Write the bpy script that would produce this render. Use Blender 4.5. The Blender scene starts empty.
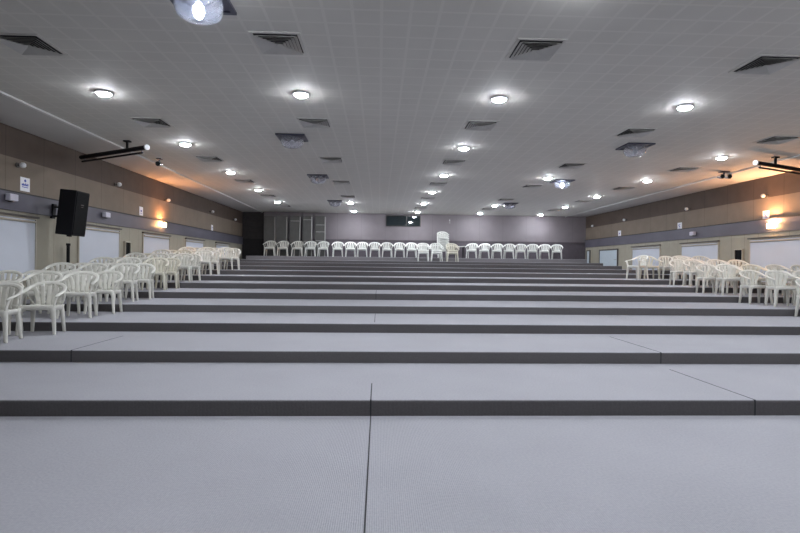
import bpy, bmesh, math, random
from mathutils import Vector, Matrix
random.seed(7)
PI = math.pi
C = bpy.context.scene.collection
H = 1.356            # lens height above the lowest floor
CEIL = H + 2.67
RISE = 0.145
D1, TREAD = 4.603, 1.746
def DK(k): return D1 + (k - 1) * TREAD
def ZK(k): return H + {11: .215, 12: .40}[k] if k > 10 else k * RISE
BACK = 26.2
def XL(y): return -7.45 + y * 0.5 / 26.2
def XR(y): return 11.33 - y * 0.56 / 26.2
AL = math.atan(0.5 / 26.2)      # plan angle of the left wall
AR = math.atan(0.56 / 26.2)

# ------------------------------------------------------------------ materials
def mat(name, col, rough=0.6, metal=0.0, noise=0.0, nscale=8.0, bump=0.0, bscale=60.0, spec=0.5, emit=None, es=0.0, trans=0.0):
    m = bpy.data.materials.new(name); m.use_nodes = True
    nt = m.node_tree; N = nt.nodes; L = nt.links
    b = N['Principled BSDF']
    b.inputs['Base Color'].default_value = (*col, 1); b.inputs['Roughness'].default_value = rough
    b.inputs['Metallic'].default_value = metal; b.inputs['Specular IOR Level'].default_value = spec
    tc = N.new('ShaderNodeTexCoord')
    if noise > 0:
        n = N.new('ShaderNodeTexNoise'); n.inputs['Scale'].default_value = nscale; n.inputs['Detail'].default_value = 5
        L.new(tc.outputs['Object'], n.inputs['Vector'])
        r = N.new('ShaderNodeValToRGB')
        r.color_ramp.elements[0].position = 0.3; r.color_ramp.elements[1].position = 0.7
        r.color_ramp.elements[0].color = (*[c * (1 - noise) for c in col], 1)
        r.color_ramp.elements[1].color = (*[min(1, c * (1 + noise)) for c in col], 1)
        L.new(n.outputs['Fac'], r.inputs['Fac']); L.new(r.outputs['Color'], b.inputs['Base Color'])
    if bump > 0:
        n2 = N.new('ShaderNodeTexNoise'); n2.inputs['Scale'].default_value = bscale
        L.new(tc.outputs['Object'], n2.inputs['Vector'])
        bp = N.new('ShaderNodeBump'); bp.inputs['Strength'].default_value = bump; bp.inputs['Distance'].default_value = 0.01
        L.new(n2.outputs['Fac'], bp.inputs['Height']); L.new(bp.outputs['Normal'], b.inputs['Normal'])
    if emit:
        b.inputs['Emission Color'].default_value = (*emit, 1); b.inputs['Emission Strength'].default_value = es
    if trans: b.inputs['Transmission Weight'].default_value = trans
    return m

def mth(N, L, op, a, b=None):
    n = N.new('ShaderNodeMath'); n.operation = op
    for i, v in enumerate((a, b)):
        if v is None: continue
        if isinstance(v, (int, float)): n.inputs[i].default_value = v
        else: L.new(v, n.inputs[i])
    return n.outputs[0]

def grid_mat(name, col, line, axes, width, rough=0.75, noise=0.05, nscale=3.0):
    """field colour with joints of another colour; axes = [(component, spacing, phase)]"""
    m = mat(name, col, rough, noise=noise, nscale=nscale)
    nt = m.node_tree; N = nt.nodes; L = nt.links; b = N['Principled BSDF']
    tc = N.new('ShaderNodeTexCoord'); sp = N.new('ShaderNodeSeparateXYZ'); L.new(tc.outputs['Object'], sp.inputs[0])
    tot = None
    for comp, s, ph in axes:
        v = mth(N, L, 'FRACT', mth(N, L, 'DIVIDE', mth(N, L, 'ADD', sp.outputs[comp], 50 * s - ph + width / 2), s))
        v = mth(N, L, 'LESS_THAN', v, width / s)
        tot = v if tot is None else mth(N, L, 'MAXIMUM', tot, v)
    mx = N.new('ShaderNodeMix'); mx.data_type = 'RGBA'
    L.new(tot, mx.inputs['Factor'])
    src = b.inputs['Base Color'].links[0].from_socket
    L.new(src, mx.inputs[6]); mx.inputs[7].default_value = (*line, 1)
    L.new(mx.outputs[2], b.inputs['Base Color'])
    return m

def carpet_mat(name, col):
    """short ribbed needle-felt carpet: fine ribs, fibre speckle and faint wear"""
    m = mat(name, col, 0.95, spec=0.15)
    nt = m.node_tree; N = nt.nodes; L = nt.links; b = N['Principled BSDF']
    tc = N.new('ShaderNodeTexCoord')
    n1 = N.new('ShaderNodeTexNoise'); n1.inputs['Scale'].default_value = 1.3; n1.inputs['Detail'].default_value = 6
    n2 = N.new('ShaderNodeTexNoise'); n2.inputs['Scale'].default_value = 55; n2.inputs['Detail'].default_value = 3
    w = N.new('ShaderNodeTexWave'); w.bands_direction = 'X'; w.inputs['Scale'].default_value = 26; w.inputs['Distortion'].default_value = 1.5
    for n in (n1, n2, w): L.new(tc.outputs['Object'], n.inputs['Vector'])
    f = mth(N, L, 'ADD', mth(N, L, 'MULTIPLY', n1.outputs['Fac'], 0.16), mth(N, L, 'MULTIPLY', n2.outputs['Fac'], 0.30))
    f = mth(N, L, 'ADD', f, mth(N, L, 'MULTIPLY', w.outputs['Fac'], 0.08))
    f = mth(N, L, 'ADD', f, 0.73)
    vm = N.new('ShaderNodeVectorMath'); vm.operation = 'SCALE'; vm.inputs[0].default_value = col
    L.new(f, vm.inputs['Scale']); L.new(vm.outputs[0], b.inputs['Base Color'])
    bp = N.new('ShaderNodeBump'); bp.inputs['Strength'].default_value = 0.5; bp.inputs['Distance'].default_value = 0.006
    L.new(mth(N, L, 'ADD', n2.outputs['Fac'], mth(N, L, 'MULTIPLY', w.outputs['Fac'], 0.5)), bp.inputs['Height'])
    L.new(bp.outputs['Normal'], b.inputs['Normal'])
    return m

M = {}
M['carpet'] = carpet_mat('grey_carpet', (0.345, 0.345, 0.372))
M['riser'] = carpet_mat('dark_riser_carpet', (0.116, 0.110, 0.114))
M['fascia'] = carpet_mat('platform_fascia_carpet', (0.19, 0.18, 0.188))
M['seam'] = mat('carpet_seam', (0.03, 0.03, 0.035), 0.9, noise=0.2)
M['tiles'] = grid_mat('perforated_ceiling_tiles', (0.49, 0.477, 0.446), (0.535, 0.52, 0.487), [(0, 0.309, -0.0), (1, 0.309, 5.65)], 0.035, noise=0.03, nscale=2.0)
M['plaster'] = mat('soffit_plaster', (0.50, 0.49, 0.48), 0.7, noise=0.03, nscale=2)
M['moulding'] = mat('white_moulding', (0.55, 0.55, 0.54), 0.5, noise=0.03)
M['clad_dark'] = grid_mat('brown_cladding', (0.085, 0.060, 0.046), (0.05, 0.036, 0.028), [(1, 1.1, 0.3)], 0.015, noise=0.10)
M['clad_mid'] = grid_mat('beige_cladding', (0.200, 0.160, 0.122), (0.13, 0.105, 0.08), [(1, 1.1, 0.3)], 0.015, noise=0.07)
M['clad_low'] = grid_mat('pale_cladding', (0.335, 0.312, 0.25), (0.21, 0.19, 0.15), [(1, 0.55, 0.1)], 0.012, noise=0.06)
M['belt'] = mat('slate_belt', (0.105, 0.10, 0.125), 0.5, noise=0.12, nscale=1.2)
M['belt_edge'] = mat('belt_edge', (0.015, 0.013, 0.013), 0.5, noise=0.1)
M['back_up'] = grid_mat('mauve_back_panels', (0.195, 0.174, 0.187), (0.15, 0.135, 0.145), [(0, 1.22, 0.3)], 0.014, noise=0.04)
M['back_low'] = mat('dark_mauve_dado', (0.10, 0.085, 0.10), 0.6, noise=0.08)
M['shaded_wall'] = mat('wall_shade_tone', (0.028, 0.025, 0.025), 0.8, noise=0.2)  # back left corner: its darkness is painted into the wall colour
M['shaded_dado'] = mat('shaded_dado', (0.012, 0.011, 0.012), 0.8, noise=0.2)  # dado of that corner, shade painted in as well
M['stage'] = mat('stage_wall', (0.35, 0.33, 0.32), 0.8, noise=0.04)
M['plastic'] = mat('cream_plastic', (0.70, 0.69, 0.63), 0.35, noise=0.05, nscale=9)
M['plastic_old'] = mat('yellowed_plastic', (0.65, 0.62, 0.52), 0.4, noise=0.07, nscale=9)
M['plastic_white'] = mat('white_plastic', (0.72, 0.73, 0.69), 0.35, noise=0.04, nscale=9)
M['blind'] = mat('white_blind', (0.56, 0.59, 0.66), 0.55, noise=0.03, nscale=1.5)
M['alu'] = mat('pale_window_frame', (0.42, 0.38, 0.31), 0.4, 0.1, noise=0.05)
M['dark_frame'] = mat('dark_window_frame', (0.07, 0.06, 0.055), 0.5, noise=0.1)
M['black'] = mat('black_cabinet', (0.006, 0.006, 0.008), 0.6, noise=0.15, spec=0.2)
M['grille'] = mat('black_grille', (0.004, 0.004, 0.005), 0.8, noise=0.2, bump=0.4, bscale=300, spec=0.15)
M['vent'] = mat('grey_vent_metal', (0.46, 0.445, 0.42), 0.5, 0.0, noise=0.04)
M['louvre'] = mat('louvre_metal', (0.45, 0.44, 0.42), 0.5, noise=0.04)
M['vent_dark'] = mat('duct_shade', (0.02, 0.02, 0.022), 0.8, noise=0.1)  # near-black colour stands in for the shade inside the duct
M['led'] = mat('lit_diffuser', (0.9, 0.93, 1.0), 0.5, emit=(0.89, 0.93, 1.0), es=116.0)
M['ring'] = mat('white_trim_ring', (0.8, 0.8, 0.8), 0.4, noise=0.02)
M['chrome'] = mat('chrome', (0.6, 0.6, 0.62), 0.2, 1.0, noise=0.05)
M['housing'] = mat('dark_housing', (0.05, 0.05, 0.075), 0.4, 0.3, noise=0.1)
M['dome'] = mat('prismatic_dome', (0.85, 0.86, 0.92), 0.15, trans=0.90, bump=0.6, bscale=18)
M['bulb_off'] = mat('unlit_bulb', (0.8, 0.8, 0.82), 0.3, noise=0.02)
M['bulb_on'] = mat('lit_bulb', (0.9, 0.9, 1.0), 0.3, emit=(0.75, 0.85, 1.0), es=16.0)
M['warm'] = mat('lit_sconce_glass', (1.0, 0.8, 0.55), 0.4, emit=(1.0, 0.55, 0.22), es=14.0)
M['uplight'] = mat('lit_sconce_opening', (1.0, 0.7, 0.4), 0.4, emit=(1.0, 0.48, 0.22), es=1300.0)
M['uplight_soft'] = mat('lit_sconce_opening_soft', (1.0, 0.7, 0.4), 0.4, emit=(1.0, 0.38, 0.12), es=420.0)
M['sconce'] = mat('unlit_sconce_glass', (0.55, 0.54, 0.62), 0.3, noise=0.03)
M['paper'] = mat('white_notice', (0.80, 0.80, 0.84), 0.6, noise=0.02)
M['blue_ink'] = mat('blue_print', (0.07, 0.10, 0.42), 0.6, noise=0.1)
M['red_ink'] = mat('dark_red_print', (0.30, 0.05, 0.12), 0.6, noise=0.1)
M['grey_panel'] = mat('grey_board', (0.085, 0.085, 0.080), 0.5, noise=0.15, nscale=3)
M['metal_edge'] = mat('pale_metal_edge', (0.30, 0.30, 0.29), 0.35, 0.5, noise=0.05)
M['glass_dark'] = mat('dark_booth_glass', (0.010, 0.018, 0.022), 0.04, noise=0.1, spec=0.8)
M['white_metal'] = mat('white_metal', (0.75, 0.76, 0.78), 0.4, noise=0.03)
M['door'] = mat('pale_blue_door', (0.50, 0.57, 0.62), 0.5, noise=0.04)

# ------------------------------------------------------------------ mesh helpers
def new(): return bmesh.new()
def box(bm, x0, x1, y0, y1, z0, z1, mi=0, mtx=None):
    vs = [bm.verts.new((x, y, z)) for x in (x0, x1) for y in (y0, y1) for z in (z0, z1)]
    if mtx is not None:
        for v in vs: v.co = mtx @ v.co
    fs = [(0, 1, 3, 2), (4, 6, 7, 5), (0, 4, 5, 1), (2, 3, 7, 6), (0, 2, 6, 4), (1, 5, 7, 3)]
    out = []
    for f in fs:
        q = bm.faces.new([vs[i] for i in f]); q.material_index = mi; out.append(q)
    return vs, out
def loft(bm, rings, cap=True, closed=True, mi=0):
    R = [[bm.verts.new(p) for p in r] for r in rings]
    n = len(R[0])
    for a, b in zip(R, R[1:]):
        for i in range(n if closed else n - 1):
            j = (i + 1) % n
            f = bm.faces.new((a[i], a[j], b[j], b[i])); f.material_index = mi
    if cap and closed:
        for r, rev in ((R[0], True), (R[-1], False)):
            f = bm.faces.new(r[::-1] if rev else r); f.material_index = mi
    return R
def sweep(bm, pts, w, h, up=Vector((0, 0, 1)), widths=None, n=8, mi=0):
    """flat rounded ribbon along a path"""
    rings = []
    P = [Vector(p) for p in pts]
    for i, p in enumerate(P):
        t = (P[min(i + 1, len(P) - 1)] - P[max(i - 1, 0)]).normalized()
        s = t.cross(up)
        s = s.normalized() if s.length > 1e-4 else Vector((1, 0, 0))
        u = s.cross(t).normalized()
        ww = w if widths is None else widths[i]
        rings.append([p + s * (ww / 2 * math.copysign(abs(math.cos(a)) ** .6, math.cos(a))) + u * (h / 2 * math.copysign(abs(math.sin(a)) ** .6, math.sin(a)))
                      for a in [2 * PI * (j + .5) / n for j in range(n)]])
    loft(bm, rings)
def tube(bm, p0, p1, r0, r1=None, n=12, mi=0):
    p0, p1 = Vector(p0), Vector(p1); r1 = r0 if r1 is None else r1
    t = (p1 - p0).normalized(); a = t.orthogonal().normalized(); b = t.cross(a)
    loft(bm, [[p + (a * math.cos(2 * PI * j / n) + b * math.sin(2 * PI * j / n)) * r for j in range(n)] for p, r in ((p0, r0), (p1, r1))], mi=mi)
def lathe(bm, prof, n=24, c=(0, 0, 0), mi=0):
    loft(bm, [[(c[0] + r * math.cos(2 * PI * j / n), c[1] + r * math.sin(2 * PI * j / n), c[2] + z) for j in range(n)] for r, z in prof], mi=mi)
def catmull(P, seg=4):
    P = [Vector(p) for p in P]; out = []
    Q = [P[0] * 2 - P[1]] + P + [P[-1] * 2 - P[-2]]
    for i in range(1, len(Q) - 2):
        for s in range(seg):
            t = s / seg
            a, b, c, d = Q[i - 1:i + 3]
            out.append(.5 * ((2 * b) + (c - a) * t + (2 * a - 5 * b + 4 * c - d) * t * t + (3 * b - a - 3 * c + d) * t ** 3))
    out.append(P[-1]); return out
def obj(name, bm, mats, parent=None, smooth=False, loc=None, bevel=0.0):
    bmesh.ops.recalc_face_normals(bm, faces=bm.faces)
    me = bpy.data.meshes.new(name); bm.to_mesh(me); bm.free()
    for m in (mats if isinstance(mats, (list, tuple)) else [mats]): me.materials.append(m)
    if smooth:
        for p in me.polygons: p.use_smooth = True
    o = bpy.data.objects.new(name, me); C.objects.link(o)
    if parent: o.parent = parent
    if loc: o.location = loc
    if bevel:
        md = o.modifiers.new('bevel', 'BEVEL'); md.width = bevel; md.segments = 2; md.limit_method = 'ANGLE'
    return o
def tag(o, label, cat, group=None):
    o['label'] = label; o['category'] = cat
    if group: o['group'] = group
    return o
def thing(name, label, cat, loc=(0, 0, 0), rz=0.0, group=None):
    o = bpy.data.objects.new(name, None); C.objects.link(o)
    o.empty_display_size = 0.1
    o.location = loc; o.rotation_euler = (0, 0, rz)
    return tag(o, label, cat, group)
def struct(name, bm, mats, parent=None, **k):
    o = obj(name, bm, mats, parent, **k); o['kind'] = 'structure'; return o
def dup(root, loc, rz, label, group=None, rx=0.0, swap=None):
    r = root.copy(); C.objects.link(r); r.location = loc; r.rotation_euler = (rx, 0, rz)
    r['label'] = label
    if group: r['group'] = group
    for ch in list(root.children):
        c = ch.copy(); C.objects.link(c); c.parent = r
        for g in list(ch.children):
            d = g.copy(); C.objects.link(d); d.parent = c
    return r
used = set()
def put(proto, loc, rz, label, group=None, rx=0.0):
    """the first placement moves the prototype itself, later ones copy it"""
    if proto.name not in used:
        used.add(proto.name); proto.location = loc; proto.rotation_euler = (rx, 0, rz); proto['label'] = label
        if group: proto['group'] = group
        return proto
    return dup(proto, loc, rz, label, group, rx)

# ------------------------------------------------------------------ the floor and the tiers
Y0 = -6.0
bm = new()
box(bm, -7.7, 11.6, Y0, D1, -0.2, 0.0)
box(bm, -0.064, -0.054, 1.0, D1, 0.0, 0.0015, 1)
struct('floor', bm, [M['carpet'], M['seam']])
SEAMS = {1: [(-0.06, D1, 5.25), (3.51, D1, 6.0)], 2: [(3.60, DK(2), 7.8), (-3.72, DK(2), 7.6)], 3: [(-0.06, DK(3) + .2, 9.8)], 5: [(-0.06, DK(5), 13.2)]}
for k in range(1, 13):
    y0 = DK(k); y1 = DK(k + 1) if k < 12 else BACK + 3.2
    xl, xr = (-7.6, 11.5) if k <= 9 else ((-6.55, 9.86) if k == 10 else (-6.13, 9.86))
    bm = new()
    zb = -0.2 if k <= 9 else ZK(9) - .01
    if k >= 10: y1 = BACK + 0.0 if k == 12 else y1
    # rounded carpet nosing
    z = ZK(k); r = 0.022
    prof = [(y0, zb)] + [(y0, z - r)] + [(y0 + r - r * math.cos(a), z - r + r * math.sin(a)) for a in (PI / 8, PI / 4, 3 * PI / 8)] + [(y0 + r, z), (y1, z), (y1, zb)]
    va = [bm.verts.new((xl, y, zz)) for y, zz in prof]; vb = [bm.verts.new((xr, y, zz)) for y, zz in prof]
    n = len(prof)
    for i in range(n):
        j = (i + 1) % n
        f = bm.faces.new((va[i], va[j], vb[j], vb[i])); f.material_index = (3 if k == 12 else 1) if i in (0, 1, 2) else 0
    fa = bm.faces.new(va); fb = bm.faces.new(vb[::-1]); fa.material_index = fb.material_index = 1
    for sx, ya, yb in SEAMS.get(k, []):
        box(bm, sx - .005, sx + .005, ya + .02, yb, z, z + .0015, 2)
        if ya < y0 + .1: box(bm, sx - .006, sx + .006, y0 - .002, y0 + .03, z - RISE, z + .001, 2)
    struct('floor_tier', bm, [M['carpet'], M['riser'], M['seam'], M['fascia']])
bm = new()   # side aisles at the height of tier nine
box(bm, 9.86, 11.5, DK(10), BACK + .2, -0.2, ZK(9)); 
box(bm, -7.6, -6.13, DK(10), BACK + 3.0, -0.2, ZK(9) + 0.0)
struct('floor_aisle', bm, [M['carpet']])

# ------------------------------------------------------------------ walls
def side_wall(name, X, sgn, z_, y0, y1, sides):
    """stacked cladding zones; sgn = +1: the wall's body lies towards +x"""
    bm = new()
    t = 0.25 * sgn
    for (za, zb, mi) in z_:
        vs = []
        for x_, y_ in ((X(y0), y0), (X(y1), y1), (X(y1) + t, y1), (X(y0) + t, y0)):
            vs.append((x_, y_))
        a = [bm.verts.new((x, y, za)) for x, y in vs]; b = [bm.verts.new((x, y, zb)) for x, y in vs]
        for i in range(4):
            j = (i + 1) % 4
            bm.faces.new((a[i], a[j], b[j], b[i])).material_index = mi
        bm.faces.new(a[::-1]).material_index = mi; bm.faces.new(b).material_index = mi
    return struct(name, bm, [M['clad_low'], M['clad_mid'], M['clad_dark']])
zones = [(-0.2, H + 1.2, 0), (H + 1.2, H + 2.06, 1), (H + 2.06, CEIL + .1, 2)]
side_wall('wall_left', XL, -1, zones, Y0, BACK + 3.2, None)
side_wall('wall_right', XR, 1, zones, Y0, BACK + .25, None)
def strip(name, X, sgn, y0, y1, z0, z1, d, mats, edge=None):
    """a band proud of a side wall by d"""
    bm = new()
    def slab(za, zb, dd, mi):
        P = [(X(y0), y0), (X(y1), y1), (X(y1) - dd * sgn, y1), (X(y0) - dd * sgn, y0)]
        a = [bm.verts.new((x, y, za)) for x, y in P]; b = [bm.verts.new((x, y, zb)) for x, y in P]
        for i in range(4):
            j = (i + 1) % 4
            bm.faces.new((a[i], a[j], b[j], b[i])).material_index = mi
        bm.faces.new(a[::-1]).material_index = mi; bm.faces.new(b).material_index = mi
    slab(z0, z1, d, 0)
    if edge: slab(z1, z1 + edge, d + .015, 1)
    return struct(name, bm, mats)
strip('trim_1', XL, -1, Y0, BACK + 3.1, H + 1.01, H + 1.37, 0.035, [M['belt'], M['belt_edge']], .025)
strip('trim_2', XR, 1, Y0, BACK, H + 1.06, H + 1.43, 0.035, [M['belt'], M['belt_edge']], .025)
# back wall, upper panels over a darker dado; the corner to its left has its shade put into the colour
bm = new()
xa, xb = -5.87, XR(BACK) + .3
box(bm, xa, xb, BACK, BACK + .25, -0.2, H + 1.30, 1); box(bm, xa, xb, BACK, BACK + .25, H + 1.30, CEIL + .1, 0)
struct('wall_back', bm, [M['back_up'], M['back_low']])
bm = new()
box(bm, -7.6, -5.87, BACK, BACK + .25, -0.2, H + 1.30, 1); box(bm, -7.6, -5.87, BACK, BACK + .25, H + 1.30, CEIL + .1, 0)
struct('wall_corner', bm, [M['shaded_wall'], M['shaded_dado']])
bm = new(); box(bm, xa, xb, BACK - .03, BACK, H + 1.285, H + 1.325)
struct('trim_3', bm, [M['back_low']])
bm = new(); box(bm, -7.8, 11.7, Y0 - .25, Y0, -0.2, CEIL + .1)
struct('wall_front', bm, [M['stage']])
# ceiling: perforated tile field, smooth soffits beside it, fine mouldings
bm = new()
box(bm, -5.95, 9.68, Y0, BACK + .25, CEIL, CEIL + .12, 0)
box(bm, -7.7, -5.95, Y0, BACK + 3.2, CEIL - .012, CEIL + .12, 1)
box(bm, 9.68, 11.6, Y0, BACK + .25, CEIL - .012, CEIL + .12, 1)
struct('ceiling', bm, [M['tiles'], M['plaster']])
for i, x in enumerate((-5.95, 9.68)):
    bm = new(); box(bm, x - .03, x + .03, Y0, BACK, CEIL - .038, CEIL - .005)
    struct('trim_%d' % (4 + i), bm, [M['moulding']])

# ------------------------------------------------------------------ windows and doors on the side walls (local x = along the wall, local y = out of it)
def wall_frame(side, y, z, off=0.0):
    """matrix data for something fixed on a side wall: local +y points into the room"""
    if side == 'L': return (XL(y) + off, y, z), -PI / 2 - AL + 0.0
    return (XR(y) - off, y, z), PI / 2 + AR
def window(n, side, ya, yb, z0, z1):
    w = yb - ya; h = z1 - z0
    loc, rz = wall_frame(side, (ya + yb) / 2, z0)
    bm = new()
    d0, d1 = 0.0, 0.035
    for a in ((-w / 2, w / 2, h - .03, h), (-w / 2, w / 2, 0, .05), (-w / 2, -w / 2 + .035, .05, h - .03), (w / 2 - .035, w / 2, .05, h - .03)):
        box(bm, a[0], a[1], d0, d1, a[2], a[3], 0)
    box(bm, -w / 2 - .02, w / 2 + .02, 0, .075, h, h + .035, 1)
    f = struct('window_%d' % n, bm, [M['alu'], M['dark_frame']])
    f.location = loc; f.rotation_euler = (0, 0, rz)
    bm = new(); box(bm, -w / 2 + .035, w / 2 - .035, 0.005, 0.02, .05, h - .03)
    struct('blind', bm, M['blind'], f)
    bm = new(); tube(bm, (-w / 2 + .05, .04, h - .08), (w / 2 - .05, .04, h - .08), .022)
    struct('roller', bm, M['alu'], f)
for i, (a, b) in enumerate(((9.15, 11.05), (12.5, 14.38), (15.7, 17.58), (18.93, 20.75), (22.2, 24.0))):
    kf = max(0, min(9, int((a - D1) / TREAD) + 2))
    window(1 + i, 'L', a, b, max(H - .40, ZK(kf) + .25), H + .91)
for i, (a, b) in enumerate(((12.7, 14.72), (16.04, 18.03), (19.35, 21.46))):
    window(6 + i, 'R', a, b, max(H - .40, ZK(9) * 0 + H - .40), H + .90)
# the pale door and the narrow door edge near the back right corner
def wall_door(n, ya, yb, z0, z1, m):
    loc, rz = wall_frame('R', (ya + yb) / 2, z0); w = yb - ya; h = z1 - z0
    bm = new()
    for a in ((-w / 2, w / 2, h, h + .05), (-w / 2 - .05, -w / 2, 0, h + .05), (w / 2, w / 2 + .05, 0, h + .05)): box(bm, a[0], a[1], 0, .05, a[2], a[3])
    f = struct('door_%d' % n, bm, [M['dark_frame']]); f.location = loc; f.rotation_euler = (0, 0, rz)
    bm = new(); box(bm, -w / 2, w / 2, .0, .03, 0, h); struct('door_leaf', bm, m, f)
    if w > 1:
        bm = new(); tube(bm, (-w / 2 + .1, .07, 1.0 * 0 + .45), (-w / 2 + .22, .07, .45), .012); tube(bm, (-w / 2 + .1, .03, .45), (-w / 2 + .1, .08, .45), .012)
        struct('door_handle', bm, M['metal_edge'], f)
wall_door(1, 22.75, 24.5, ZK(9), H + .84, M['door'])
wall_door(2, 25.65, 25.95, ZK(9) + .3, H + .86, M['door'])
# dark control-booth window high on the back wall
bm = new()
w0, w1, z0, z1 = .36, 2.09, H + 2.05, H + 2.57
for a in ((w0 - .03, w1 + .03, z1, z1 + .03), (w0 - .03, w1 + .03, z0 - .03, z0), (w0 - .03, w0, z0, z1), (w1, w1 + .03, z0, z1)):
    box(bm, a[0], a[1], BACK - .05, BACK, a[2], a[3])
f = struct('window_9', bm, [M['dark_frame']])
bm = new(); box(bm, w0, w1, BACK - .02, BACK - .001, z0, z1); struct('pane', bm, M['glass_dark'], f)
bm = new(); box(bm, w0 + 1.02, w0 + 1.05, BACK - .035, BACK - .02, z0, z1); struct('mullion', bm, M['dark_frame'], f)

# ------------------------------------------------------------------ chairs
def make_chair(name, m):
    t = thing(name, 'x', 'chair')
    # seat: dished top, rolled apron, underside
    bm = new()
    def ring(s, z, ins=0.0, drop=0.0):
        pts = []
        for j in range(24):
            a = 2 * PI * j / 24
            cx, sy = math.cos(a), math.sin(a)
            x = math.copysign(abs(cx) ** .45, cx); y = math.copysign(abs(sy) ** .45, sy)
            hw = (.248 - .03 * (y + 1) / 2) * s - ins
            zz = z - .018 * (y + 1) / 2
            if drop: zz -= drop * max(0, 1 - abs(x * y) ** 2) * 0
            pts.append((x * hw, y * (.215 * s - ins) - .005, zz))
        return pts
    loft(bm, [ring(1, .365, .012), ring(1, .362), ring(1.0, .425), ring(.97, .434), ring(.85, .430), ring(.5, .418), ring(.08, .413)])
    obj('seat', bm, m, t, smooth=True)
    # legs
    for sx in (-1, 1):
        for sy in (-1, 1):
            bm = new(); rings = []
            for zt, w, d in ((0.0, .036, .038), (.012, .040, .042), (.20, .050, .050), (.33, .062, .062), (.385, .095, .085), (.42, .12, .10)):
                f = 1 - zt / .42
                cx = sx * (.208 + (.034 if sy < 0 else .030) * f - (.022 if zt > .36 else 0) - (.02 if sy > 0 else 0)); cy = sy * (.165 + (.035 if sy < 0 else .045) * f)
                pts = []
                for j in range(8):
                    a = 2 * PI * (j + .5) / 8
                    pts.append((cx + w / 2 * math.copysign(abs(math.cos(a)) ** .5, math.cos(a)), cy + d / 2 * math.copysign(abs(math.sin(a)) ** .5, math.sin(a)), zt))
                rings.append(pts)
            loft(bm, rings); obj('leg', bm, m, t, smooth=True)
    # arm rail: one band from arm to arm over the top of the back, with the arm supports
    half = [(-.272, -.235, .555), (-.278, -.17, .588), (-.272, -.06, .606), (-.262, .06, .632), (-.234, .165, .680), (-.168, .222, .722), (-.078, .246, .744), (0, .252, .749)]
    pts = catmull(half + [(-x, y, z) for x, y, z in half[-2::-1]], 3)
    ups = []
    bm = new(); rings = []
    P = pts
    for i, p in enumerate(P):
        tdir = (P[min(i + 1, len(P) - 1)] - P[max(i - 1, 0)]).normalized()
        g = max(0, min(1, (p.z - .605) / .13))          # lies flat on the arms, stands upright over the back
        out = Vector((p.x, p.y + .02, 0)); out = out.normalized()
        up = (Vector((0, 0, 1)) * (1 - g) + out * -1 * g * .85 + Vector((0, 0, .45)) * g).normalized()
        s = tdir.cross(up).normalized(); u = s.cross(tdir).normalized()
        w = .060; hh = .018
        if i == 0 or i == len(P) - 1: w = .03
        rings.append([p + s * (w / 2 * math.cos(a)) + u * (hh / 2 * math.copysign(abs(math.sin(a)) ** .7, math.sin(a))) for a in [2 * PI * (j + .5) / 8 for j in range(8)]])
    loft(bm, rings)
    for sx in (-1, 1):
        sweep(bm, catmull([(sx * .222, -.170, .40), (sx * .236, -.175, .47), (sx * .254, -.178, .53), (sx * .268, -.168, .584)], 2), .060, .018, up=Vector((sx, 0, .2)))
    obj('arm_rail', bm, m, t, smooth=True)
    # back: fanned slats between seat and rail, side members sweeping out
    bm = new()
    for j in range(5):
        u = -1 + 2 * j / 4
        x0 = u * .140; x1 = u * .190
        zt = .741 - .055 * u * u * abs(u) - .004; yt = .250 - .06 * u * u
        sweep(bm, catmull([(x0, .192, .405), (x0 * 1.03, .205, .50), ((x0 + x1) / 2 * 1.03, .222 - .02 * u * u, .62), (x1, yt, zt)], 2), .062, .009,
              up=Vector((0, -1, .15)), widths=None)
    for sx in (-1, 1):   # lower side members, the oval openings beside the slats
        sweep(bm, catmull([(sx * .170, .185, .405), (sx * .215, .17, .47), (sx * .245, .14, .55), (sx * .256, .10, .640)], 2), .03, .010, up=Vector((sx, -1, .1)))
    sweep(bm, catmull([(-.17, .197, .455), (0, .207, .462), (.17, .197, .455)], 3), .026, .01, up=Vector((0, -1, 0)))
    obj('backrest', bm, m, t, smooth=True)
    return t
chair = make_chair('plastic_armchair', M['plastic'])
chair_old = make_chair('plastic_armchair', M['plastic_old'])
chair_white = make_chair('plastic_armchair', M['plastic_white'])
def seat(proto, x, y, z, rz, label, group): return put(proto, (x, y, z), rz, label, group)

ORD = ['first', 'second', 'third', 'fourth', 'fifth', 'sixth', 'seventh', 'eighth', 'ninth', 'tenth', 'eleventh', 'twelfth', 'thirteenth', 'fourteenth']
rn = random.Random(3)
inner = {2: -5.02, 3: -5.03, 4: -5.18, 5: -5.28, 6: -5.34, 7: -5.36, 8: -5.20}
row = 0
for k in range(2, 9):
    for rr in (0, 1):
        row += 1
        cy = DK(k) + (.70 if rr == 0 else 1.47)
        pos = ['aisle end', 'middle', 'wall side']
        for c in range(3):
            x = inner[k] - .645 * c + rn.uniform(-.018, .018)
            y = cy + rn.uniform(-.02, .02)
            if (k, rr, c) == (2, 0, 0): x = -5.14
            rz = rn.uniform(-.08, .08) + .16
            pr = chair_old if rn.random() < .08 else chair
            if c == 0: lab = 'cream plastic armchair at the aisle end of the %s row from the front, left block' % ORD[row - 1]
            elif c == 1: lab = 'cream plastic armchair in the middle of the %s row from the front, left block' % ORD[row - 1]
            else: lab = 'cream plastic armchair nearest the left wall in the %s row from the front' % ORD[row - 1]
            if pr is chair_old: lab = lab.replace('cream', 'yellowed')
            seat(pr, x, y, ZK(k), rz, lab, 'plastic armchairs on the left tiers')
inr = {3: 8.48, 4: 8.60, 5: 8.68, 6: 8.93, 7: 8.95}
row = 0
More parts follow.
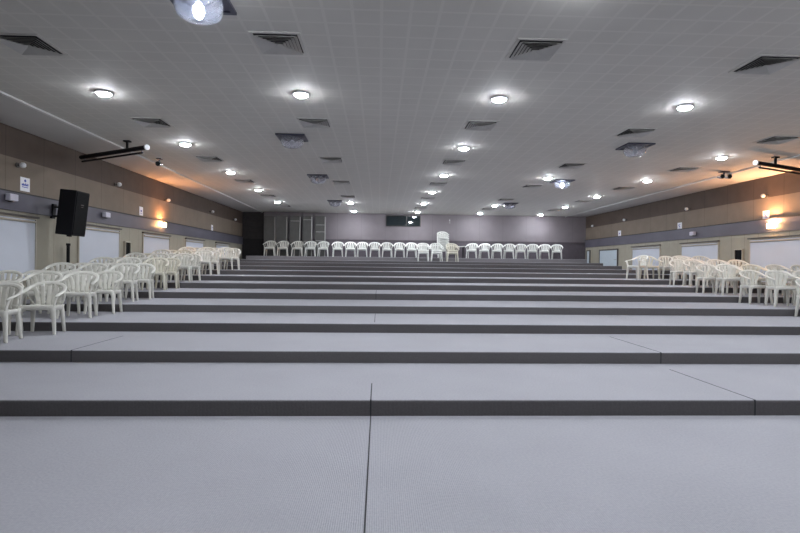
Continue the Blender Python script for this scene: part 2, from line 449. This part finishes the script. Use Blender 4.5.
for k in range(3, 8):
    for rr in (0, 1):
        if k == 3 and rr == 0: continue
        row += 1
        cy = DK(k) + (.70 if rr == 0 else 1.47)
        for c in range(4):
            if k == 3 and c > 0: continue
            if k == 4 and rr == 0 and c > 1: continue
            if k > 5 and rr == 1 and c == 3: continue
            x = inr[k] + .645 * c + rn.uniform(-.015, .015); y = cy + rn.uniform(-.02, .02)
            if XR(y) - x < .36: continue
            rz = rn.uniform(-.08, .08) - .15
            pr = chair
            if (k, rr, c) == (7, 0, 0): rz = -1.25; x = 8.22; y += .12
            if (k, rr, c) == (7, 1, 0): pr = chair_old
            if rn.random() < .05: pr = chair_old
            wherec = ('at the aisle end of', 'second from the aisle in', 'third from the aisle in', 'nearest the wall in')[c]
            lab = '%s plastic armchair %s the %s row from the front, right block' % ('yellowed' if pr is chair_old else 'cream', wherec, ORD[row - 1])
            seat(pr, x, y, ZK(k), rz, lab, 'plastic armchairs on the right tiers')
z12 = ZK(12)
G1 = 'white armchairs lined up along the back wall'
xs1 = [-5.29, -4.67, -3.97, -3.34, -2.72]
for i, x in enumerate(xs1):
    seat(chair if i < 3 else chair_white, x, 25.0, z12, rn.uniform(-.05, .05), 'white plastic armchair before the tall grey panels, %s from the left' % ORD[i], G1)
xs2 = [-2.03, -1.41, -0.83, -0.21, 0.39, 1.01, 1.60]
for i, x in enumerate(xs2):
    seat(chair_white, x, 25.2, z12, rn.uniform(-.06, .06), 'white plastic armchair on the back platform, %s right of the tall grey panels' % ORD[i], G1)
for x, nm in ((2.0, 'leftmost'), (2.60, 'middle')):
    rz = rn.uniform(-.05, .05)
    seat(chair_white, x, 23.10, ZK(11), rz, 'lower white plastic armchair of the %s nested pair just below the back platform' % nm, G1)
    seat(chair_white, x, 23.12, ZK(11) + .08, rz, 'upper white plastic armchair of the %s nested pair just below the back platform' % nm, G1)
seat(chair_old, 3.32, 23.10, ZK(11), .04, 'yellowed plastic armchair under another, rightmost pair below the back platform', G1)
seat(chair_old, 3.32, 23.12, ZK(11) + .08, .04, 'yellowed plastic armchair on top of the rightmost pair below the back platform', G1)
for i in range(7):
    w_ = {0: 'lowest in the stack by the back wall', 6: 'on top of the stack by the back wall'}.get(i, '%s from the bottom of the back-wall stack' % ORD[i])
    seat(chair_white, 3.19, 25.50 + i * .012, z12 + i * .100, 0.0, 'white plastic armchair ' + w_, 'white armchairs stacked by the back wall')
xs3 = [4.59, 5.22, 5.85, 6.45, 7.03, 7.63, 8.24, 8.86]
for i, x in enumerate(xs3):
    seat(chair_white, x, 25.1, z12, -.36 + rn.uniform(-.05, .05), 'white plastic armchair in the back right row, %s from its left end' % ORD[i], 'white armchairs in the back right row')
# low white table between the stack and the right-hand row
t = thing('side_table', 'low white plastic table between the chair stack and the back right row', 'table', (4.03, 25.5, z12))
bm = new(); box(bm, -.24, .24, -.22, .22, .59, .62); obj('tabletop', bm, M['plastic_white'], t, bevel=.006)
for sx in (-1, 1):
    for sy in (-1, 1):
        bm = new(); tube(bm, (sx * .21, sy * .19, 0), (sx * .20, sy * .18, .595), .014, .02); obj('leg', bm, M['black'], t)

# ------------------------------------------------------------------ tall grey panels leaning at the back wall
def upright(x0, x1, top, label, braces, tone='grey_panel', lean=.02):
    w = x1 - x0
    t = thing('upright_panel', label, 'panel', ((x0 + x1) / 2, 25.72, z12), 0, 'tall grey panels standing at the back wall')
    t.rotation_euler = (-lean, 0, 0)
    bm = new(); box(bm, -w / 2 + .03, w / 2 - .03, -.015, .015, .03, top - .03); obj('board', bm, M[tone], t)
    bm = new()
    for a in ((-w / 2, w / 2, 0, .035), (-w / 2, w / 2, top - .035, top), (-w / 2, -w / 2 + .035, .035, top - .035)): box(bm, a[0], a[1], -.03, .03, a[2], a[3])
    obj('frame', bm, M['grey_panel'], t)
    bm = new(); box(bm, w / 2 - .05, w / 2, -.04, .03, .035, top - .035); obj('edge_rail', bm, M['metal_edge'], t)
    for z in braces:
        bm = new(); box(bm, -w / 2 + .035, w / 2 - .05, -.035, -.015, z, z + .03); obj('cross_bar', bm, M['metal_edge'], t)
upright(-5.75, -5.20, 2.02, 'tall grey framed panel standing at the far left of the back platform', [], lean=.02)
upright(-5.17, -4.60, 2.03, 'tall grey framed panel, second from the left of those at the back wall', [], lean=.02)
upright(-4.48, -3.95, 2.05, 'tall grey framed panel with a pale edge, middle of the back-wall five', [1.78])
upright(-3.84, -3.36, 2.05, 'tall grey framed panel with two cross bars, fourth of the back-wall five', [1.85, .75])
upright(-3.22, -2.70, 2.06, 'tall grey framed panel with three cross bars, rightmost of the back-wall five', [1.6, 1.25, .8])

# ------------------------------------------------------------------ ceiling fittings
NR = {-2: 1.19, -1: 4.63}
XC = {'A': -4.33, 'B': -1.24, 'C': 1.87, 'D': 4.98, 'E': 8.10}
CN = {'A': 'far left', 'B': 'centre-left', 'C': 'centre', 'D': 'centre-right', 'E': 'far right'}
t0 = thing('downlight', 'x', 'ceiling light')
bm = new(); lathe(bm, [(.130, -.002), (.130, -.010), (.124, -.025), (.110, -.031), (.105, -.016)], 28); obj('trim_ring', bm, M['ring'], t0, smooth=True)
bm = new(); lathe(bm, [(.103, -.018), (.101, -.030), (.088, -.044), (.065, -.053), (.03, -.057), (.001, -.058)], 28); obj('diffuser', bm, M['led'], t0, smooth=True)
rows = [('A', (8.17, 11.53, 14.98, 18.38, 21.85)), ('B', (8.0, None, None, None, 21.73, 25.0)), ('C', (7.99, 11.37, 14.84, 18.23, 21.6, 24.93)),
        ('D', (8.16, None, 14.94, None, 21.9, 25.14)), ('E', (8.35, 11.79, 15.14, 18.71, 21.97, 25.32))]
for cname, ys in rows:
    for i, y in enumerate([1.2, 4.65] + list(ys)):  # two nearest rows are unseen, the grid carried on for their light
        if y is None or (cname, i) in (('A', 0), ('A', 1)): continue
        put(t0, (XC[cname], y, CEIL), 0, 'round lit downlight in the %s ceiling line, %s from the stage' % (CN[cname], ORD[i]), 'round downlights in the tiled ceiling')
# four-way air diffusers
t1 = thing('air_vent', 'x', 'vent')
bm = new()
def sqring(bm, ro, zo, ri, zi, th=.004, mi=0):
    o = [(sx * ro, sy * ro, zo) for sx, sy in ((-1, -1), (1, -1), (1, 1), (-1, 1))]; i_ = [(sx * ri, sy * ri, zi) for sx, sy in ((-1, -1), (1, -1), (1, 1), (-1, 1))]
    vo = [bm.verts.new(p) for p in o]; vi = [bm.verts.new(p) for p in i_]
    vo2 = [bm.verts.new((p[0], p[1], p[2] + th)) for p in o]; vi2 = [bm.verts.new((p[0], p[1], p[2] + th)) for p in i_]
    for a in range(4):
        b = (a + 1) % 4
        bm.faces.new((vo[a], vo[b], vi[b], vi[a])); bm.faces.new((vo2[a], vi2[a], vi2[b], vo2[b]))
        bm.faces.new((vo[a], vo2[a], vo2[b], vo[b])); bm.faces.new((vi[a], vi[b], vi2[b], vi2[a]))
sqring(bm, .295, -.010, .262, -.012, .010)
obj('frame', bm, M['vent'], t1)
bm = new()
for j in range(6):
    ro = .252 - j * .040
    sqring(bm, ro, -.036, max(ro - .046, .012), -.008, .003)
obj('louvres', bm, M['louvre'], t1)
bm = new(); box(bm, -.255, .255, -.255, .255, -.008, -.004); obj('shade_plate', bm, M['vent_dark'], t1)  # flat plate painted as the dark depth behind the louvres
for cname, ys in (('A', (6.44, 9.83, 13.1, 16.5, 19.95, 23.4)), ('B', (6.2, 9.62, 12.96, 16.41, 19.84)), ('C', (6.17, 9.54, 12.97, 16.38, 19.95, 23.35)),
                  ('D', (6.42, 9.79, 13.12, 16.55, 20.0, 23.3)), ('E', (10.11, 13.3, 16.64, 20.04, 23.36))):
    for i, y in enumerate(ys):
        put(t1, (XC[cname] + .01, y, CEIL), 0, 'square louvred air vent in the %s ceiling line, %s from the stage' % (CN[cname], ORD[i + (1 if cname == 'E' else 0)]), 'square air vents in the ceiling')
# prismatic dome lights
def dome(x, y, lit, label):
    t = thing('dome_light', label, 'ceiling light', (x, y, CEIL), 0, 'glass dome lights under square recesses')
    bm = new(); s = .295
    sqring(bm, s, -.03, s - .05, -.03, .028)
    box(bm, -s + .05, s - .05, -s + .05, s - .05, -.012, -.004)
    obj('housing', bm, M['housing'], t)
    bm = new()
    prof = [(.225, -.03), (.234, -.07), (.232, -.13), (.21, -.18), (.16, -.212), (.085, -.228), (.004, -.232)]
    inn = [(max(r - .008, .002), z + .008) for r, z in prof][::-1]
    loft(bm, [[(r * math.cos(2 * PI * j / 32), r * math.sin(2 * PI * j / 32), z) for j in range(32)] for r, z in prof + inn], cap=False)
    obj('glass_dome', bm, M['dome'], t, smooth=True)
    bm = new(); lathe(bm, [(.001, -.012), (.035, -.012), (.035, -.06), (.02, -.065)], 14); tube(bm, (-.2, 0, -.02), (-.05, .0, -.10), .012); tube(bm, (.2, 0, -.02), (.05, 0, -.10), .012)
    obj('lamp_holder', bm, M['housing'], t, smooth=False)
    bm = new(); lathe(bm, [(.018, -.065), (.045, -.10), (.055, -.14), (.045, -.175), (.002, -.19)], 16)
    obj('bulb', bm, M['bulb_on' if lit else 'bulb_off'], t, smooth=True)
dome(-1.83, 5.19, 1, 'lit glass dome light hanging at the top left edge of the ceiling')
dome(-1.84, 10.75, 0, 'unlit glass dome light left of centre, second from the stage')
dome(-1.85, 15.39, 0, 'unlit glass dome light left of centre, third from the stage')
dome(-1.85, 21.3, 0, 'unlit glass dome light left of centre, nearest the back wall')
dome(5.55, 10.9, 0, 'unlit glass dome light right of centre, nearest the stage')
dome(5.61, 15.49, 1, 'lit glass dome light right of centre beside a downlight')
dome(5.45, 21.2, 0, 'glass dome light right of centre, nearest the back wall')

# ------------------------------------------------------------------ rolled projection screens hung from the ceiling
def screen(a, b, hang, label):
    a = Vector(a); b = Vector(b); z = H + 2.46
    t = thing('projection_screen', label, 'projection screen', (a.x, a.y, CEIL))
    d = b - a
    dz = z - CEIL
    e = Vector((d.x, d.y, 0)); u = e.normalized()
    bm = new(); tube(bm, (0, 0, dz), (e.x, e.y, dz), .048, n=14); obj('screen_case', bm, M['black'], t, smooth=False)
    bm = new(); tube(bm, u * .12 + Vector((0, 0, dz - .10)), e - u * .05 + Vector((0, 0, dz - .10)), .022, n=10); obj('bottom_bar', bm, M['black'], t)
    bm = new(); tube(bm, u * .15 + Vector((0, 0, dz - .09)), u * .15 + Vector((0, 0, dz - .02)), .012, n=8)
    c = e - u * .15; tube(bm, c + Vector((0, 0, dz - .09)), c + Vector((0, 0, dz - .02)), .012, n=8)
    box(bm, *sorted((u.x * .13, e.x - u.x * .1)), 0, 0.004, dz - .10, dz - .02, 0, Matrix.Rotation(0, 4, 'Z')) if False else None
    obj('rolled_cloth_edge', bm, M['housing'], t)
    bm = new(); tube(bm, u * -.03 + Vector((0, 0, dz)), u * .004 + Vector((0, 0, dz)), .058, n=18); obj('end_cap', bm, M['white_metal'], t)['label'] = 'white end cap'
    for s in hang:
        p = u * s
        bm = new(); box(bm, p.x - .02, p.x + .02, p.y - .02, p.y + .02, dz + .04, 0); box(bm, p.x - .07, p.x + .07, p.y - .05, p.y + .05, -.03, 0)
        obj('ceiling_bracket', bm, M['black'], t)
screen((-4.96, 11.05), (-7.0, 12.25), (.65,), 'long black rolled screen with white end cap hanging near the left wall')
screen((8.64, 11.38), (10.45, 12.15), (.75,), 'long black rolled screen with white end cap hanging near the right wall')
# small round-headed spotlights under the edges of the tile field
def ring_spot(x, y, heads, label):
    t = thing('ceiling_spotlight', label, 'spotlight', (x, y, CEIL))
    bm = new(); box(bm, -.13 if heads > 1 else -.06, .13 if heads > 1 else .06, -.06, .06, -.035, -.013); tube(bm, (0, 0, -.02), (0, 0, -.09), .018); obj('mount', bm, M['housing'], t)
    for k in range(heads):
        cx = 0 if heads == 1 else (-.10 + .20 * k)
        bm = new(); tube(bm, (cx, -.09, -.155), (cx, .07, -.135), .066, .05, n=20); obj('lamp_head', bm, M['chrome'], t, smooth=False)
        bm = new(); tube(bm, (cx, -.095, -.156), (cx, -.089, -.155), .046, n=20); obj('lens', bm, M['glass_dark'], t)
ring_spot(-5.6, 13.2, 1, 'small single-headed spotlight under the left edge of the tiled ceiling')
ring_spot(9.35, 13.5, 2, 'small twin-headed spotlight under the right edge of the tiled ceiling')

# ------------------------------------------------------------------ things on the side walls
def on_wall(name, side, y, z, label, cat, group=None, off=0.0):
    loc, rz = wall_frame(side, y, z, off)
    return thing(name, label, cat, loc, rz, group)
def knob_light(side, y, z, label):
    t = on_wall('wall_spotlight', side, y, z, label, 'spotlight', 'small round spotlights high on the side walls')
    bm = new(); tube(bm, (0, 0, 0), (0, .025, 0), .05, n=16); tube(bm, (0, .02, 0), (0, .09, 0), .012); obj('bracket', bm, M['dark_frame'], t)
    bm = new(); lathe(bm, [(.002, -.055), (.035, -.048), (.055, -.02), (.055, .02), (.035, .048), (.002, .055)], 16, (0, .12, 0)); obj('lamp_head', bm, M['white_metal'], t, smooth=True)
for i, (y, z) in enumerate(((10.5, 1.93), (14.15, 2.13), (17.25, 2.1), (21.51, 2.17), (24.64, 2.13))):
    knob_light('L', y, H + z, 'small white round spotlight high on the left wall, %s from the stage' % ORD[i])
for i, (y, z) in enumerate(((14.09, 2.11), (17.59, 2.12), (22.0, 2.13), (25.18, 2.11))):
    knob_light('R', y, H + z, 'small white round spotlight high on the right wall, %s from the stage' % ORD[i])
def notice(side, y, z, w, h, label, style):
    t = on_wall('wall_notice', side, y, z, label, 'sign', 'white paper notices above the dark wall belt')
    bm = new(); box(bm, -w / 2, w / 2, 0, .006, -h / 2, h / 2); obj('sheet', bm, M['paper'], t)
    bm = new()
    if style == 0:      # small round emblem over a wide dark-blue word mark
        lathe(bm, [(.001, 0), (.028, 0), (.028, .003), (.001, .003)], 14)
        for v in bm.verts: v.co = Vector((v.co.x, .006 + v.co.z, v.co.y + .075))
        for j, (a, hh) in enumerate(((-.09, .05), (-.055, .035), (-.025, .05), (.01, .035), (.04, .045), (.07, .035))): box(bm, a, a + .026, .006, .009, -.03, -.03 + hh)
        box(bm, -.085, .09, .006, .009, -.065, -.05)
    elif style == 1:
        tube(bm, (-.03, .008, -.04), (.04, .008, .03), .014, n=8); box(bm, -.05, .05, .006, .009, .05, .065); box(bm, -.045, .03, .006, .009, -.08, -.065)
    else:
        box(bm, -.035, .035, .006, .009, -.02, .03); box(bm, -.05, .05, .006, .009, -.07, -.058)
    obj('printed_mark', bm, M['blue_ink'], t)
notice('L', 10.73, H + 1.58, .27, .28, 'white notice with a blue emblem above the belt left of the speaker', 0)
notice('L', 15.62, H + 1.56, .22, .26, 'small white notice above the belt beside the lit left sconce', 2)
notice('L', 21.77, H + 1.52, .22, .24, 'small white notice farthest back on the left wall', 2)
notice('R', 14.12, H + 1.56, .24, .26, 'white notice with a blue slanting mark beside the lit right sconce', 1)
notice('R', 18.16, H + 1.56, .26, .26, 'white notice with a blue mark midway along the right wall', 1)
notice('R', 22.61, H + 1.57, .26, .26, 'small white notice farthest back on the right wall', 2)
def sconce(side, y, z, lit, label):
    t = on_wall('wall_sconce', side, y, z, label, 'wall lamp', 'box sconces on the dark wall belt', .035)
    bm = new(); box(bm, -.05, .05, 0, .02, -.06, .06); box(bm, -.02, .02, .02, .06, -.09, -.05); obj('back_plate', bm, M['dark_frame'], t)
    bm = new(); box(bm, -.11, .11, .03, .13, -.065, .065); obj('glass_shade', bm, M['warm' if lit else 'sconce'], t, bevel=.012)
    if lit:
        bm = new(); tube(bm, (0, .08, .064), (0, .08, .069), .042, n=16); obj('top_opening', bm, M['uplight' if side == 'R' else 'uplight_soft'], t)
    bm = new(); tube(bm, (0, .02, -.05), (0, .08, -.085), .018); lathe(bm, [(.002, -.012), (.03, -.008), (.03, .008), (.002, .012)], 12, (0, .08, -.083)); obj('finial', bm, M['dark_frame'], t)
sconce('L', 10.22, H + 1.25, 0, 'unlit box sconce on the left belt left of the speaker')
sconce('L', 13.54, H + 1.24, 0, 'unlit box sconce on the left belt right of the speaker')
sconce('L', 16.89, H + 1.25, 1, 'lit orange box sconce on the left wall belt')
sconce('R', 13.79, H + 1.23, 1, 'lit orange box sconce on the right wall belt')
sconce('R', 17.24, H + 1.23, 0, 'unlit box sconce on the right wall belt')
def wbox(side, y, z, w, h, label):
    t = on_wall('wall_box', side, y, z, label, 'wall box')
    bm = new(); s = .03
    for a in ((-w / 2 - s, w / 2 + s, h / 2, h / 2 + s), (-w / 2 - s, w / 2 + s, -h / 2 - s, -h / 2), (-w / 2 - s, -w / 2, -h / 2, h / 2), (w / 2, w / 2 + s, -h / 2, h / 2)): box(bm, a[0], a[1], 0, .07, a[2], a[3])
    obj('frame', bm, M['alu'], t)
    bm = new(); box(bm, -w / 2, w / 2, 0, .05, -h / 2, h / 2); obj('front_panel', bm, M['grille'], t)
wbox('L', 14.76, H + .38, .26, .40, 'black box in a pale frame low on the left wall')
wbox('R', 15.12, H + .42, .30, .36, 'black box in a pale frame low on the right wall')
# loudspeaker on its bracket
t = thing('loudspeaker', 'tall black loudspeaker tilted forward on the left wall', 'speaker', (-6.61, 11.25, H + 1.06), 0)
bm = new()
loft(bm, [[(.19, -.25, z), (.19, .25, z), (-.20, .17, z), (-.20, -.17, z)] for z in (-.48, .48)])
cab = obj('cabinet', bm, M['black'], t, bevel=.012); 
bm = new(); box(bm, .191, .202, -.225, .225, -.45, .45); obj('front_grille', bm, M['grille'], t)
bm = new(); box(bm, .202, .206, -.05, .05, .18, .20); box(bm, .202, .206, -.04, .04, .14, .15); obj('badge', bm, M['dark_frame'], t)
bm = new(); tube(bm, (-.19, .10, .1), (-.56, .30, .1), .022); tube(bm, (-.19, .10, -.1), (-.56, .30, -.1), .022); box(bm, -.60, -.55, .25, .35, -.16, .16); obj('wall_bracket', bm, M['black'], t)
bm = new(); tube(bm, (0, 0, -.48), (0, 0, -.51), .05); obj('pole_socket', bm, M['black'], t)
t.rotation_euler = (0, math.radians(6), 0.0)
t = thing('speaker_stand', 'slim black upright pole by the left wall below the loudspeaker', 'stand', (XL(11.9) + .16, 11.9, ZK(5)))
bm = new(); tube(bm, (0, 0, .05), (0, 0, H + .40 - ZK(5)), .035); obj('pole', bm, M['black'], t)
bm = new(); tube(bm, (0, 0, H + .38 - ZK(5)), (0, 0, H + .43 - ZK(5)), .045); obj('top_collar', bm, M['black'], t)
bm = new(); lathe(bm, [(.12, 0), (.12, .02), (.05, .06), (.036, .08)], 20); obj('base', bm, M['black'], t)
# small pale sensor on the back wall
t = thing('wall_sensor', 'small pale vertical sensor high on the back wall right of the booth window', 'sensor', (3.62, BACK, H + 2.33))
bm = new(); box(bm, -.03, .03, -.03, 0, -.12, .12); obj('body', bm, M['metal_edge'], t, bevel=.008)
bm = new(); box(bm, -.015, .015, -.036, -.03, .02, .07); obj('sensor_eye', bm, M['white_metal'], t)

# ------------------------------------------------------------------ world, camera, view
w = bpy.data.worlds.new('hall_world'); bpy.context.scene.world = w; w.use_nodes = True
w.node_tree.nodes['Background'].inputs[0].default_value = (0.01, 0.01, 0.012, 1)
w.node_tree.nodes['Background'].inputs[1].default_value = 1.0
YAW, PITCH, ROLL, F = 0.04131, -0.00115, 0.01085, 510.0
def ray(u, v, d):
    c, s = math.cos(ROLL), math.sin(ROLL); u, v = u * c + v * s, -u * s + v * c
    x, y, z = u, d, -v
    c, s = math.cos(PITCH), math.sin(PITCH); y, z = y * c - z * s, y * s + z * c
    c, s = math.cos(YAW), math.sin(YAW)
    return Vector((x * c + y * s, -x * s + y * c, z))
cam = bpy.data.cameras.new('camera'); co = bpy.data.objects.new('camera', cam); C.objects.link(co)
R_, U_, Fw = ray(1, 0, 0), ray(0, -1, 0), ray(0, 0, 1)
co.matrix_world = Matrix((( R_.x, U_.x, -Fw.x, 0), (R_.y, U_.y, -Fw.y, 0), (R_.z, U_.z, -Fw.z, H), (0, 0, 0, 1)))
cam.sensor_width = 36; cam.lens = 36 * F / 800; cam.clip_start = .05; cam.clip_end = 200
sc = bpy.context.scene; sc.camera = co
sc.view_settings.view_transform = 'Standard'; sc.view_settings.look = 'None'; sc.view_settings.gamma = 1
sc.view_settings.use_curve_mapping = False; sc.view_settings.exposure = 2.03
sc.cycles.max_bounces = 10; sc.cycles.diffuse_bounces = 6; sc.cycles.use_denoising = True
sc.cycles.sample_clamp_indirect = 6
